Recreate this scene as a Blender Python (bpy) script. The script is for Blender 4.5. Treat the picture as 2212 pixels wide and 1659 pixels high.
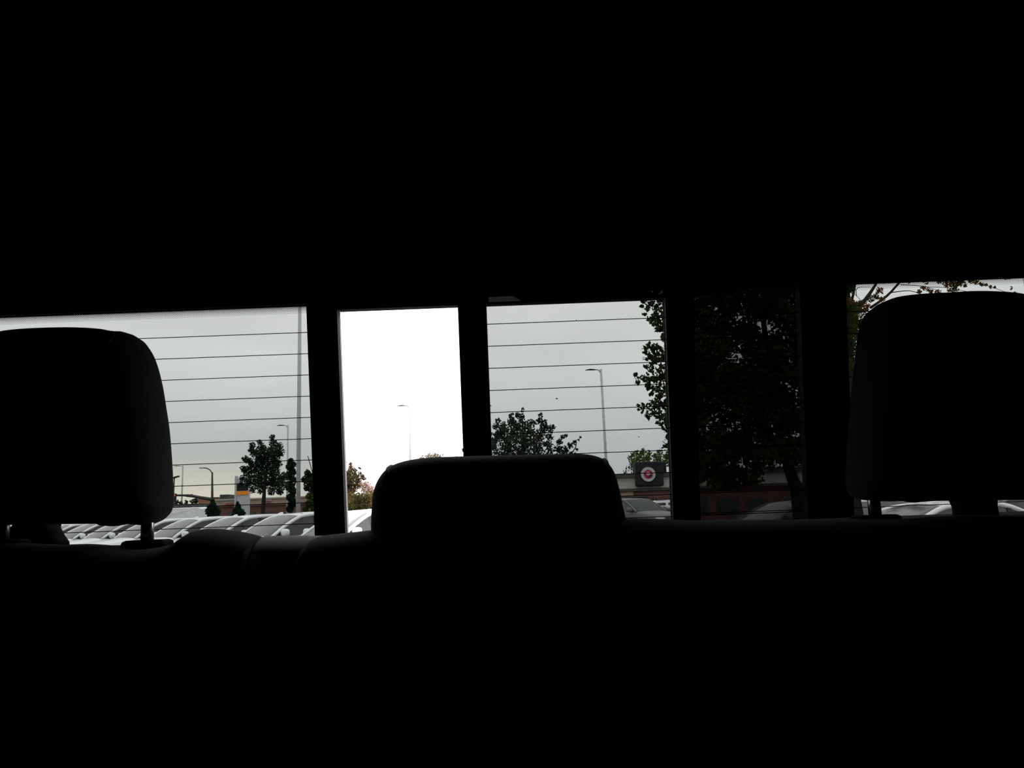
import bpy, bmesh, math, random
from mathutils import Vector, Matrix

for o in list(bpy.data.objects):
    bpy.data.objects.remove(o, do_unlink=True)
scene = bpy.context.scene
col = scene.collection

# ------------------------------------------------------------------ camera
IMG_W, IMG_H, FPX = 2212.0, 1659.0, 1670.0
PITCH = math.atan(275.5 / FPX)
ROLL = 0.0375
EYE = Vector((0.0, 0.0, 1.58))
FWD = Vector((0, math.cos(PITCH), math.sin(PITCH)))
VUP = Vector((0, -math.sin(PITCH), math.cos(PITCH)))
XAX = Vector((1, 0, 0))
RGT = XAX * math.cos(ROLL) - VUP * math.sin(ROLL)
UPV = XAX * math.sin(ROLL) + VUP * math.cos(ROLL)
cam_data = bpy.data.cameras.new('camera')
cam_data.sensor_fit = 'HORIZONTAL'
cam_data.sensor_width = 36.0
cam_data.lens = 36.0 * FPX / IMG_W
cam_data.clip_start = 0.02
cam_data.clip_end = 2000
cam = bpy.data.objects.new('camera', cam_data)
col.objects.link(cam)
mw = Matrix((RGT, UPV, -FWD)).transposed().to_4x4()
mw.translation = EYE
cam.matrix_world = mw
scene.camera = cam

# ------------------------------------------------------------------ sky and exposure
scene.view_settings.view_transform = 'Standard'
scene.view_settings.look = 'None'
scene.view_settings.exposure = 0.0
scene.view_settings.gamma = 1.0
scene.view_settings.use_curve_mapping = False

world = bpy.data.worlds.new('overcast_sky')
scene.world = world
world.use_nodes = True
wn, wl = world.node_tree.nodes, world.node_tree.links
wn.clear()
def wnode(t, **kw):
    n = wn.new(t)
    for k, v in kw.items():
        setattr(n, k, v)
    return n
w_out = wnode('ShaderNodeOutputWorld')
w_bg = wnode('ShaderNodeBackground')
w_tc = wnode('ShaderNodeTexCoord')
w_sep = wnode('ShaderNodeSeparateXYZ')
w_ramp = wnode('ShaderNodeValToRGB')
wl.new(w_tc.outputs['Generated'], w_sep.inputs[0])
wl.new(w_sep.outputs['Z'], w_ramp.inputs['Fac'])
els = w_ramp.color_ramp.elements
els[0].position, els[0].color = 0.0, (0.40, 0.41, 0.425, 1)
els[1].position, els[1].color = 1.0, (1.0, 1.0, 0.99, 1)
for p, c in ((0.05, (0.415, 0.43, 0.44, 1)), (0.10, (0.485, 0.50, 0.50, 1)), (0.155, (0.575, 0.585, 0.58, 1)),
             (0.20, (0.64, 0.645, 0.635, 1)), (0.26, (0.645, 0.645, 0.63, 1)), (0.5, (0.80, 0.80, 0.79, 1))):
    e = els.new(p); e.color = c
w_map = wnode('ShaderNodeMapping')
w_map.inputs['Scale'].default_value = (2.2, 2.2, 9.0)
w_map.inputs['Rotation'].default_value = (0.0, 0.25, 0.0)
w_noise = wnode('ShaderNodeTexNoise')
w_noise.inputs['Scale'].default_value = 1.6
w_noise.inputs['Detail'].default_value = 5.0
wl.new(w_tc.outputs['Generated'], w_map.inputs[0])
wl.new(w_map.outputs[0], w_noise.inputs['Vector'])
w_mr = wnode('ShaderNodeMapRange')
w_mr.inputs['From Min'].default_value = 0.3
w_mr.inputs['From Max'].default_value = 0.7
w_mr.inputs['To Min'].default_value = 0.92
w_mr.inputs['To Max'].default_value = 1.08
wl.new(w_noise.outputs['Fac'], w_mr.inputs['Value'])
# a break in the cloud low down on one side of the lot
w_ax = wnode('ShaderNodeMapRange'); w_ax.interpolation_type = 'SMOOTHSTEP'
w_ax.inputs['From Min'].default_value = -0.12; w_ax.inputs['From Max'].default_value = -0.40
w_az = wnode('ShaderNodeMapRange'); w_az.interpolation_type = 'SMOOTHSTEP'
w_az.inputs['From Min'].default_value = 0.105; w_az.inputs['From Max'].default_value = 0.02
wl.new(w_sep.outputs['X'], w_ax.inputs['Value'])
wl.new(w_sep.outputs['Z'], w_az.inputs['Value'])
w_mul = wnode('ShaderNodeMath', operation='MULTIPLY')
wl.new(w_ax.outputs[0], w_mul.inputs[0]); wl.new(w_az.outputs[0], w_mul.inputs[1])
w_cl = wnode('ShaderNodeMixRGB', blend_type='MULTIPLY')
w_cl.inputs['Fac'].default_value = 1.0
wl.new(w_ramp.outputs['Color'], w_cl.inputs[1]); wl.new(w_mr.outputs[0], w_cl.inputs[2])
w_lf = wnode('ShaderNodeMixRGB', blend_type='MIX')
w_lf.inputs[2].default_value = (0.665, 0.63, 0.525, 1)
wl.new(w_mul.outputs[0], w_lf.inputs['Fac'])
wl.new(w_cl.outputs[0], w_lf.inputs[1])
wl.new(w_lf.outputs[0], w_bg.inputs['Color'])
w_bg.inputs['Strength'].default_value = 5.0
wl.new(w_bg.outputs[0], w_out.inputs['Surface'])

# ------------------------------------------------------------------ placing helpers
def ray(px, py):
    return FWD + RGT * ((px - IMG_W / 2) / FPX) + UPV * ((IMG_H / 2 - py) / FPX)
def atY(px, py, Y):
    d = ray(px, py)
    return EYE + d * (Y / d.y)
def horizon(px):
    return 1105.0 - (px - IMG_W / 2) * math.tan(ROLL)
def ground_at(px, Y):
    p = atY(px, horizon(px), Y)
    return Vector((p.x, Y, 0.0))

# ------------------------------------------------------------------ object helpers
def tag(o, label=None, cat=None, group=None, kind=None):
    if label: o['label'] = label
    if cat: o['category'] = cat
    if group: o['group'] = group
    if kind: o['kind'] = kind
    return o
def empty(name, loc=(0, 0, 0), rz=0.0, scale=1.0):
    o = bpy.data.objects.new(name, None)
    o.empty_display_size = 0.1
    o.location = loc; o.rotation_euler = (0, 0, rz); o.scale = (scale,) * 3
    col.objects.link(o)
    return o
def link(name, me, mat, parent=None, smooth=False):
    if mat: 
        me.materials.clear(); me.materials.append(mat)
    if smooth:
        for p in me.polygons: p.use_smooth = True
    o = bpy.data.objects.new(name, me)
    col.objects.link(o)
    if parent: o.parent = parent
    return o
def from_bm(name, bm, mat, parent=None, smooth=False):
    bmesh.ops.recalc_face_normals(bm, faces=bm.faces)
    me = bpy.data.meshes.new(name)
    bm.to_mesh(me); bm.free()
    return link(name, me, mat, parent, smooth)
def pyd(name, v, f, mat, parent=None, smooth=False, fix=True):
    bm = bmesh.new()
    vs = [bm.verts.new(p) for p in v]
    for q in f:
        try: bm.faces.new([vs[i] for i in q])
        except ValueError: pass
    if fix: return from_bm(name, bm, mat, parent, smooth)
    me = bpy.data.meshes.new(name); bm.to_mesh(me); bm.free()
    return link(name, me, mat, parent, smooth)
def copy_tree(o, parent=None):
    c = o.copy(); col.objects.link(c); c.parent = parent
    for ch in o.children: copy_tree(ch, c)
    return c
def bm_box(bm, x0, x1, y0, y1, z0, z1, bevel=0.0):
    vs = [bm.verts.new((x, y, z)) for x in (x0, x1) for y in (y0, y1) for z in (z0, z1)]
    fs = [bm.faces.new([vs[i] for i in q]) for q in ((0,1,3,2),(4,6,7,5),(0,4,5,1),(2,3,7,6),(0,2,6,4),(1,5,7,3))]
    if bevel > 0:
        es = list({e for f in fs for e in f.edges})
        bmesh.ops.bevel(bm, geom=es, offset=bevel, segments=2, affect='EDGES', profile=0.5)
def box(name, x0, x1, y0, y1, z0, z1, mat, parent=None, bevel=0.0):
    bm = bmesh.new(); bm_box(bm, x0, x1, y0, y1, z0, z1, bevel)
    return from_bm(name, bm, mat, parent)
def bm_tube(bm, pts, rad, n=8, cap=True):
    pts = [Vector(p) for p in pts]
    if not isinstance(rad, (list, tuple)): rad = [rad] * len(pts)
    rings = []
    prev = None
    for i, p in enumerate(pts):
        a = pts[max(i - 1, 0)]; b = pts[min(i + 1, len(pts) - 1)]
        t = (b - a).normalized()
        ref = prev if prev is not None else (Vector((0, 0, 1)) if abs(t.z) < 0.9 else Vector((1, 0, 0)))
        x = (ref - t * ref.dot(t)).normalized(); y = t.cross(x); prev = x
        rings.append([bm.verts.new(p + (x * math.cos(2*math.pi*k/n) + y * math.sin(2*math.pi*k/n)) * rad[i]) for k in range(n)])
    for r0, r1 in zip(rings, rings[1:]):
        for k in range(n):
            bm.faces.new((r0[k], r0[(k+1) % n], r1[(k+1) % n], r1[k]))
    if cap:
        bm.faces.new(rings[0][::-1]); bm.faces.new(rings[-1])
def tube(name, pts, rad, mat, parent=None, n=8, smooth=True):
    bm = bmesh.new(); bm_tube(bm, pts, rad, n)
    return from_bm(name, bm, mat, parent, smooth)
def spline(pts, per=6, closed=False):
    P = [Vector(p) for p in pts]; n = len(P); out = []
    rng = range(n) if closed else range(n - 1)
    for i in rng:
        if closed: p0, p1, p2, p3 = P[i-1], P[i], P[(i+1) % n], P[(i+2) % n]
        else: p0, p1, p2, p3 = P[max(i-1, 0)], P[i], P[i+1], P[min(i+2, n-1)]
        for k in range(per):
            t = k / per
            out.append(0.5 * ((2*p1) + (p2-p0)*t + (2*p0-5*p1+4*p2-p3)*t*t + (3*p1-p0-3*p2+p3)*t*t*t))
    if not closed: out.append(P[-1])
    return out
def bm_grid(bm, rows):
    vr = [[bm.verts.new(p) for p in r] for r in rows]
    for a, b in zip(vr, vr[1:]):
        for i in range(len(a) - 1):
            bm.faces.new((a[i], a[i+1], b[i+1], b[i]))
    return vr
def solid(o, t, offset=-1):
    m = o.modifiers.new('thickness', 'SOLIDIFY'); m.thickness = t; m.offset = offset
    return o

# ------------------------------------------------------------------ materials
def pmat(name, color, rough=0.6, spec=0.3, noise=0.0, nscale=30.0, bump=0.0, metallic=0.0, coat=0.0, emit=None, sheen=0.0):
    m = bpy.data.materials.new(name); m.use_nodes = True
    nt = m.node_tree; b = nt.nodes['Principled BSDF']
    b.inputs['Sheen Weight'].default_value = sheen; b.inputs['Sheen Roughness'].default_value = 0.35
    b.inputs['Base Color'].default_value = (*color, 1)
    b.inputs['Roughness'].default_value = rough
    b.inputs['Specular IOR Level'].default_value = spec
    b.inputs['Metallic'].default_value = metallic
    b.inputs['Coat Weight'].default_value = coat
    if emit:
        b.inputs['Emission Color'].default_value = (*emit[0], 1)
        b.inputs['Emission Strength'].default_value = emit[1]
    if noise or bump:
        tc = nt.nodes.new('ShaderNodeTexCoord')
        no = nt.nodes.new('ShaderNodeTexNoise')
        no.inputs['Scale'].default_value = nscale; no.inputs['Detail'].default_value = 4
        nt.links.new(tc.outputs['Object'], no.inputs['Vector'])
        if noise:
            mx = nt.nodes.new('ShaderNodeMixRGB'); mx.blend_type = 'MIX'
            mx.inputs[1].default_value = (*[c * (1 - noise) for c in color], 1)
            mx.inputs[2].default_value = (*[min(1, c * (1 + noise)) for c in color], 1)
            nt.links.new(no.outputs['Fac'], mx.inputs['Fac'])
            nt.links.new(mx.outputs[0], b.inputs['Base Color'])
        if bump:
            bp = nt.nodes.new('ShaderNodeBump'); bp.inputs['Strength'].default_value = bump
            bp.inputs['Distance'].default_value = 0.002
            nt.links.new(no.outputs['Fac'], bp.inputs['Height'])
            nt.links.new(bp.outputs[0], b.inputs['Normal'])
    return m
def glass_mat(name, tint, refl=0.02):
    m = bpy.data.materials.new(name); m.use_nodes = True
    nt = m.node_tree; nt.nodes.clear()
    out = nt.nodes.new('ShaderNodeOutputMaterial')
    tr = nt.nodes.new('ShaderNodeBsdfTransparent'); tr.inputs[0].default_value = (*tint, 1)
    gl = nt.nodes.new('ShaderNodeBsdfGlossy'); gl.inputs['Roughness'].default_value = 0.02
    gl.inputs['Color'].default_value = (0.6, 0.6, 0.6, 1)
    mx = nt.nodes.new('ShaderNodeMixShader'); mx.inputs[0].default_value = refl
    nt.links.new(tr.outputs[0], mx.inputs[1]); nt.links.new(gl.outputs[0], mx.inputs[2])
    nt.links.new(mx.outputs[0], out.inputs['Surface'])
    return m
def leaf_mat(name, c1, c2, nscale=1.2):
    m = bpy.data.materials.new(name); m.use_nodes = True
    nt = m.node_tree; nt.nodes.clear()
    out = nt.nodes.new('ShaderNodeOutputMaterial')
    df = nt.nodes.new('ShaderNodeBsdfDiffuse'); tl = nt.nodes.new('ShaderNodeBsdfTranslucent')
    mx = nt.nodes.new('ShaderNodeMixShader'); mx.inputs[0].default_value = 0.3
    tc = nt.nodes.new('ShaderNodeTexCoord'); no = nt.nodes.new('ShaderNodeTexNoise')
    no.inputs['Scale'].default_value = nscale; no.inputs['Detail'].default_value = 3
    rp = nt.nodes.new('ShaderNodeValToRGB')
    rp.color_ramp.elements[0].position = 0.38; rp.color_ramp.elements[0].color = (*c1, 1)
    rp.color_ramp.elements[1].position = 0.62; rp.color_ramp.elements[1].color = (*c2, 1)
    nt.links.new(tc.outputs['Object'], no.inputs['Vector']); nt.links.new(no.outputs['Fac'], rp.inputs[0])
    nt.links.new(rp.outputs[0], df.inputs[0]); nt.links.new(rp.outputs[0], tl.inputs[0])
    nt.links.new(df.outputs[0], mx.inputs[1]); nt.links.new(tl.outputs[0], mx.inputs[2])
    nt.links.new(mx.outputs[0], out.inputs[0])
    return m

TINT = 0.20
g = math.sqrt(TINT)
M = dict(
    headliner=pmat('black_headliner', (0.004, 0.004, 0.004), 0.95, 0.02, 0.3, 200),
    trim=pmat('black_trim_plastic', (0.007, 0.007, 0.0072), 0.8, 0.04, 0.2, 80),
    seal=pmat('black_rubber_seal', (0.008, 0.008, 0.0085), 0.6, 0.1, 0.2, 60),
    seat=pmat('dark_seat_fabric', (0.022, 0.021, 0.022), 0.95, 0.05, 0.7, 1300, 0.35, sheen=0.15),
    piping=pmat('dark_seat_piping', (0.035, 0.035, 0.035), 0.7, 0.2, 0.2, 300),
    ledge=pmat('grey_ledge_carpet', (0.26, 0.25, 0.285), 0.95, 0.05, 0.8, 1300, 0.4, sheen=0.1),
    chrome=pmat('headrest_post_steel', (0.55, 0.55, 0.58), 0.2, 0.5, 0.05, 40, metallic=1.0),
    glass=glass_mat('privacy_glass', (g * 0.985, g * 1.005, g * 1.0)),
    smoked=glass_mat('smoked_plastic', (0.14, 0.145, 0.15), 0.0),
    frit=pmat('black_frit_enamel', (0.004, 0.004, 0.004), 0.6, 0.1, 0.2, 50),
    heater=pmat('defroster_print', (0.012, 0.010, 0.008), 0.6, 0.1, 0.2, 50),
    edge=pmat('grey_glass_edge', (0.45, 0.45, 0.45), 0.6, 0.2, 0.15, 60),
    asphalt=pmat('asphalt', (0.06, 0.06, 0.06), 0.9, 0.2, 0.4, 3.0),
    white=pmat('white_car_paint', (0.80, 0.81, 0.82), 0.25, 0.4, 0.015, 2.0, coat=0.5),
    silver=pmat('grey_car_paint', (0.115, 0.12, 0.118), 0.5, 0.08, 0.05, 2.0),
    brownish=pmat('taupe_car_paint', (0.17, 0.155, 0.15), 0.3, 0.4, 0.03, 2.0, coat=0.4),
    red=pmat('red_car_paint', (0.30, 0.015, 0.03), 0.3, 0.4, 0.03, 2.0, coat=0.4),
    windshield=pmat('windshield_glass', (0.12, 0.125, 0.128), 0.12, 0.22, 0.12, 1.2),
    shadeglass=pmat('dim_windshield_glass', (0.065, 0.07, 0.07), 0.5, 0.02, 0.35, 1.5),  # darker copy of the windshield, tree shade put into its colour
    sideglass=pmat('dark_side_glass', (0.032, 0.037, 0.036), 0.06, 0.5, 0.2, 1.0),
    tyre=pmat('black_tyre', (0.012, 0.012, 0.012), 0.85, 0.1, 0.2, 20),
    rim=pmat('alloy_rim', (0.45, 0.45, 0.46), 0.35, 0.5, 0.1, 10, metallic=0.6),
    blackplastic=pmat('black_car_plastic', (0.02, 0.02, 0.02), 0.6, 0.3, 0.2, 12),
    lens=pmat('headlight_lens', (0.5, 0.5, 0.52), 0.1, 0.6, 0.1, 8),
    taillens=pmat('tail_lamp_lens', (0.35, 0.01, 0.015), 0.2, 0.5, 0.1, 8),
    paintedpole=pmat('painted_pole', (0.30, 0.305, 0.31), 0.55, 0.3, 0.1, 4.0),  # same pole with its colour darkened against the glare of the open gap
    pole=pmat('galvanised_pole', (0.46, 0.465, 0.47), 0.55, 0.3, 0.12, 4.0),
    lamphead=pmat('dark_lamp_head', (0.06, 0.06, 0.065), 0.5, 0.3, 0.1, 4.0),
    darkpole=pmat('dark_bronze_pole', (0.045, 0.045, 0.042), 0.6, 0.3, 0.1, 4.0),
    signal=pmat('signal_housing', (0.02, 0.02, 0.02), 0.6, 0.3, 0.1, 5.0),
    redlight=pmat('red_signal_light', (0.8, 0.02, 0.04), 0.4, 0.3, 0.05, 5.0, emit=((1.0, 0.03, 0.08), 4.5)),
    bark=pmat('tree_bark', (0.06, 0.045, 0.035), 0.9, 0.1, 0.4, 6.0),
    barkdark=pmat('dark_tree_bark', (0.03, 0.024, 0.02), 0.9, 0.1, 0.4, 6.0),
    needle=leaf_mat('pine_needles', (0.012, 0.026, 0.017), (0.03, 0.06, 0.035), 0.5),
    darkleaf=leaf_mat('dark_green_leaves', (0.018, 0.028, 0.016), (0.045, 0.065, 0.03), 0.6),
    greyleaf=leaf_mat('muted_green_leaves', (0.02, 0.028, 0.02), (0.055, 0.07, 0.05), 0.6),
    yellowleaf=leaf_mat('yellow_green_leaves', (0.05, 0.07, 0.02), (0.14, 0.16, 0.04), 0.6),
    limeleaf=leaf_mat('bright_green_leaves', (0.05, 0.075, 0.025), (0.12, 0.16, 0.06), 0.6),
    redleaf=leaf_mat('russet_leaves', (0.06, 0.05, 0.025), (0.17, 0.065, 0.05), 0.35),
    pinkleaf=leaf_mat('pale_pink_leaves', (0.26, 0.15, 0.11), (0.42, 0.30, 0.25), 0.8),
    fadedleaf=leaf_mat('faded_brown_leaves', (0.15, 0.12, 0.095), (0.26, 0.22, 0.18), 0.8),
    hedgeleaf=leaf_mat('tan_hedge_leaves', (0.07, 0.068, 0.026), (0.19, 0.095, 0.048), 0.45),
    mapleleaf=leaf_mat('maple_leaves', (0.022, 0.036, 0.014), (0.06, 0.08, 0.03), 0.9),
    orangeleaf=leaf_mat('orange_olive_leaves', (0.045, 0.055, 0.02), (0.17, 0.065, 0.02), 1.1),
    brick=pmat('red_brick', (0.14, 0.075, 0.065), 0.9, 0.1, 0.25, 0.8),
    tan=pmat('tan_stucco', (0.33, 0.27, 0.21), 0.9, 0.1, 0.12, 0.5),
    cream=pmat('cream_stucco', (0.40, 0.385, 0.36), 0.9, 0.1, 0.06, 0.5),
    cornice=pmat('dark_cornice', (0.055, 0.055, 0.05), 0.7, 0.2, 0.1, 0.7),
    signpanel=pmat('charcoal_sign_panel', (0.013, 0.013, 0.013), 0.7, 0.2, 0.1, 0.7),
    greywall=pmat('grey_block_wall', (0.17, 0.18, 0.18), 0.9, 0.1, 0.12, 0.5),
    roofred=pmat('terracotta_wall', (0.36, 0.17, 0.12), 0.9, 0.1, 0.1, 0.5),
    signwhite=pmat('white_sign_face', (0.5, 0.5, 0.52), 0.5, 0.3, 0.03, 1.0),
    orange=pmat('orange_sign_band', (0.95, 0.30, 0.02), 0.5, 0.3, 0.06, 2.0),
    redsign=pmat('red_sign_letters', (0.30, 0.03, 0.03), 0.5, 0.3, 0.06, 2.0),
    logowhite=pmat('white_logo_ring', (0.45, 0.44, 0.44), 0.5, 0.3, 0.05, 2.0),
    logored=pmat('red_logo_disc', (0.30, 0.008, 0.045), 0.5, 0.3, 0.05, 2.0),
    logopink=pmat('pale_logo_mark', (0.40, 0.28, 0.30), 0.5, 0.3, 0.05, 2.0),
    logodark=pmat('dark_logo_mark', (0.02, 0.015, 0.015), 0.5, 0.3, 0.05, 2.0),
    winglass=pmat('shop_window_glass', (0.025, 0.03, 0.03), 0.1, 0.5, 0.2, 1.0),
)

# ------------------------------------------------------------------ cab shell (tilted back wall frame)
DW = 1.05
S = DW / FPX
WO = EYE + FWD * DW
def W(u, v, n=0.0):
    return WO + XAX * (u * S) + VUP * (v * S) + FWD * n
def pix_uv(px, py):
    dx, up = px - IMG_W / 2, IMG_H / 2 - py
    return dx * math.cos(ROLL) + up * math.sin(ROLL), -dx * math.sin(ROLL) + up * math.cos(ROLL)
def wbm(bm, u0, u1, v0, v1, n0, n1):
    vs = [bm.verts.new(W(u, v, n)) for u in (u0, u1) for v in (v0, v1) for n in (n0, n1)]
    for q in ((0,1,3,2),(4,6,7,5),(0,4,5,1),(2,3,7,6),(0,2,6,4),(1,5,7,3)):
        bm.faces.new([vs[i] for i in q])
def wbox(name, u0, u1, v0, v1, n0, n1, mat, parent=None):
    bm = bmesh.new(); wbm(bm, u0, u1, v0, v1, n0, n1)
    return from_bm(name, bm, mat, parent)

UL, UR, VB, VT = -1190, 1150, -350, 190
HALF = 0.80
ZF, ZR = 0.55, 2.0
g_ = box('ground', -260, 260, -120, 400, -0.2, 0.0, M['asphalt']); tag(g_, 'grey asphalt of the parking lot', None, kind='structure')
tag(box('floor', -HALF, HALF, -1.0, 1.25, ZF - 0.05, ZF, M['trim']), 'black floor of the cab', kind='structure')
tag(box('ceiling', -HALF - .05, HALF + .05, -1.05, 1.12, ZR, ZR + 0.05, M['headliner']), 'black headliner over the cab', kind='structure')
def side_wall(name, x0, x1):
    yb = lambda z: WO.y - (z - WO.z) / VUP.z * math.sin(PITCH) + 0.004
    prof = [(-1.0, ZF), (yb(ZF), ZF), (yb(ZR), ZR), (-1.0, ZR)]
    v = [(x0, y, z) for y, z in prof] + [(x1, y, z) for y, z in prof]
    return pyd(name, v, [(0, 1, 2, 3), (4, 7, 6, 5), (0, 4, 5, 1), (1, 5, 6, 2), (2, 6, 7, 3), (3, 7, 4, 0)], M['trim'])
tag(side_wall('wall_left', -HALF - .05, -HALF), 'black side wall of the cab', kind='structure')
tag(side_wall('wall_right', HALF, HALF + .05), 'black side wall of the cab', kind='structure')
tag(box('wall_front', -HALF - .05, HALF + .05, -1.05, -1.0, ZF, ZR, M['trim']), 'black front end of the cab', kind='structure')  # added in place of the windshield to keep daylight out of the cab
# back wall around the window band
bm = bmesh.new()
top_v = (ZR + 0.06 - WO.z) / VUP.z / S
bot_v = (ZF - 0.04 - WO.z) / VUP.z / S
TABS = ((-45, 36), (296, 366))
wbm(bm, -1360, 1360, 203, top_v, 0.0, 0.035)
wbm(bm, -1360, 1360, bot_v, VB, 0.0, 0.035)
wbm(bm, -1360, UL, VB, 203, 0.0, 0.035)
wbm(bm, UR, 1360, VB, 203, 0.0, 0.035)
wbm(bm, UL, -438, VT, 203, 0.0, 0.035)
edges = [-438, TABS[0][0], TABS[0][1], TABS[1][0], TABS[1][1]]
wbm(bm, -438, TABS[0][0], 174.5, 203, 0.0, 0.035)
wbm(bm, TABS[0][1], TABS[1][0], 174.5, 203, 0.0, 0.035)
wbm(bm, TABS[0][0], TABS[0][1], 174.5, 178.5, 0.0, 0.035)
wbm(bm, TABS[0][0], TABS[0][1], 196, 203, 0.0, 0.035)
wbm(bm, TABS[1][0], TABS[1][1], 196, 203, 0.0, 0.035)
wbm(bm, TABS[1][0], TABS[1][1], 174.5, 178.5, 0.0, 0.035)
wbm(bm, TABS[1][1], UR, 193, 203, 0.0, 0.035)
wall_rear = from_bm('wall_rear', bm, M['trim'])
tag(wall_rear, 'black back panel of the cab around the rear window', kind='structure')
# corner fillets that make the notches trapezoids
for (a, b, c) in (((36, 178), (36, 196), (8, 196)), ((296, 178), (322, 178), (296, 196))):
    bm = bmesh.new()
    lo = [bm.verts.new(W(u, v, 0.0)) for u, v in (a, b, c)]; hi = [bm.verts.new(W(u, v, 0.03)) for u, v in (a, b, c)]
    bm.faces.new(lo); bm.faces.new(hi[::-1])
    for i in range(3): bm.faces.new((lo[i], lo[(i+1) % 3], hi[(i+1) % 3], hi[i]))
    from_bm('corner_fillet', bm, M['trim'], wall_rear)

def defroster(parent, ua, ub, vs, n):
    for v in vs:
        wbox('defroster_line', ua, ub, v - 0.85, v + 0.85, n - 0.0004, n, M['heater'], parent)
def frit(parent, ua, ub, vtop, n):
    bm = bmesh.new(); pitch = 3.7; rows = 10
    for r in range(rows):
        rad = 1.55 - 0.95 * r / (rows - 1)
        u = ua + (pitch / 2 if r % 2 else 0)
        while u < ub:
            vs = [bm.verts.new(W(u + rad * math.cos(k * math.pi / 3), vtop - 1 - r * pitch / 2 + rad * math.sin(k * math.pi / 3), n)) for k in range(6)]
            bm.faces.new(vs); u += pitch
    o = from_bm('frit_dots', bm, M['frit'], parent); o['kind'] = 'stuff'; o['label'] = 'fading band of black dots printed along the top of the glass'
    return o

GN = 0.012
# window_1: fixed pane on one side of the slider
w1 = empty('window_1', W(-814, VB, GN)); tag(w1, 'tinted fixed rear pane behind the headrest with chrome posts', kind='structure')
def adopt(o, p):
    bpy.context.view_layer.update()
    o.parent = p; o.matrix_parent_inverse = p.matrix_world.inverted()
def wpart(o, p):
    o.parent = p; o.matrix_parent_inverse = Matrix.Translation(p.location).inverted()
    return o
def wkids(root, before):
    for o in list(col.objects):
        if o.name not in before and o.parent is None and o is not root: wpart(o, root)
def snap(): return set(o.name for o in col.objects)

def pane(root, ua, ub, va, vb, n, lines, dots_top=None, la=None, lb=None):
    b = snap()
    wbox('glass_pane', ua, ub, va, vb, n, n + 0.004, M['glass'])
    defroster(None, la if la is not None else ua, lb if lb is not None else ub, lines, n - 0.0006)
    if dots_top: frit(None, ua, ub, dots_top, n - 0.001)
    wkids(root, b)

# defroster heights in the window frame
def vline(px, py): return pix_uv(px, py)[1]
L1 = [vline(600, 719 + 46.45 * i) for i in range(10)]
L2 = [vline(1200, 696.5 + 47.2 * i) for i in range(10)]
L3 = [vline(2100, 662 + 47.6 * i) for i in range(10)]
pane(w1, UL, -436, VB, VT + 2, GN, L1, 189)
b = snap()
wbox('window_post', -438, -372, VB, 176, 0.0, 0.020, M['seal'])
wbox('glass_edge', -376, -371.5, VB, 174.5, 0.012, 0.0205, M['edge'])
wkids(w1, b)
# window_3: fixed pane on the other side
w3 = empty('window_3', W(770, VB, GN)); tag(w3, 'tinted fixed rear pane behind the sliding pane and far headrest', kind='structure')
pane(w3, 395, UR, VB, VT + 5, GN, L3, 195)
b = snap()
wbox('window_post', 337.5, 397, VB, 192, 0.0, 0.014, M['seal'])
wbox('glass_edge', 336.2, 338, VB, 174.5, 0.011, 0.0145, M['piping'])
wkids(w3, b)
# window_2: the pane slid open
w2 = empty('window_2', W(300, VB, -0.010)); tag(w2, 'tinted sliding rear pane pushed aside, leaving an open gap', kind='structure')
SN = -0.012
pane(w2, -50, 620, VB, 198, SN, L2, None, -48, 618)
b = snap()
wbox('sliding_stile', -107, -48.5, VB, 200, -0.018, -0.002, M['seal'])
wbox('glass_edge', -110.5, -106.5, VB, 174.5, -0.0045, -0.002, M['edge'])
wbox('sliding_stile', 618, 716, VB, 203, -0.018, -0.002, M['seal'])
wbox('sliding_rail', -107, 716, 198, 206, -0.018, -0.002, M['seal'])
wbox('sliding_rail', -107, 716, VB - 14, VB, -0.018, -0.002, M['seal'])
for (a, c) in TABS:
    wbox('guide_tab', a, c, 178, 197, 0.004, 0.007, M['smoked'])
def speck(px, py, r):
    u, v = pix_uv(px, py); bm = bmesh.new()
    rr = random.Random(int(px)); pts = []
    for k in range(7):
        a = k * 2 * math.pi / 7; q = r * rr.uniform(0.5, 1.2)
        pts.append((u + q * math.cos(a), v + q * 0.7 * math.sin(a)))
    lo = [bm.verts.new(W(x, y, SN - 0.0002)) for x, y in pts]; hi = [bm.verts.new(W(x, y, SN - 0.001)) for x, y in pts]
    bm.faces.new(lo); bm.faces.new(hi[::-1])
    for i in range(7): bm.faces.new((lo[i], lo[(i+1) % 7], hi[(i+1) % 7], hi[i]))
    from_bm('dirt_speck', bm, M['heater'])
for q in ((1202, 861, 2.4), (1377, 942, 1.8), (1061, 876, 2.0), (1243, 693, 1.4)): speck(*q)
# mirrored lettering stuck to the outside of the sliding glass
def text_mesh(name, body, mat):
    c = bpy.data.curves.new(name, 'FONT'); c.body = body; c.align_x = 'CENTER'; c.align_y = 'CENTER'; c.offset = 0.0
    t = bpy.data.objects.new(name, c); col.objects.link(t)
    bpy.context.view_layer.update()
    dg = bpy.context.evaluated_depsgraph_get()
    me = bpy.data.meshes.new_from_object(t.evaluated_get(dg))
    bpy.data.objects.remove(t, do_unlink=True)
    return me
me = text_mesh('decal_lettering', 'MOPAR', None)
xs = [v.co.x for v in me.vertices]; ys = [v.co.y for v in me.vertices]
cu, cv = pix_uv(1423.5, 1075.5)
for v in me.vertices:
    x = (v.co.x - (min(xs) + max(xs)) / 2) / (max(xs) - min(xs)); y = (v.co.y - (min(ys) + max(ys)) / 2) / (max(ys) - min(ys))
    v.co = W(min(cu - x * 40, 700), cv + y * 5.6, SN + 0.0046)
link('decal_lettering', me, M['frit'])
wkids(w2, b)

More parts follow.
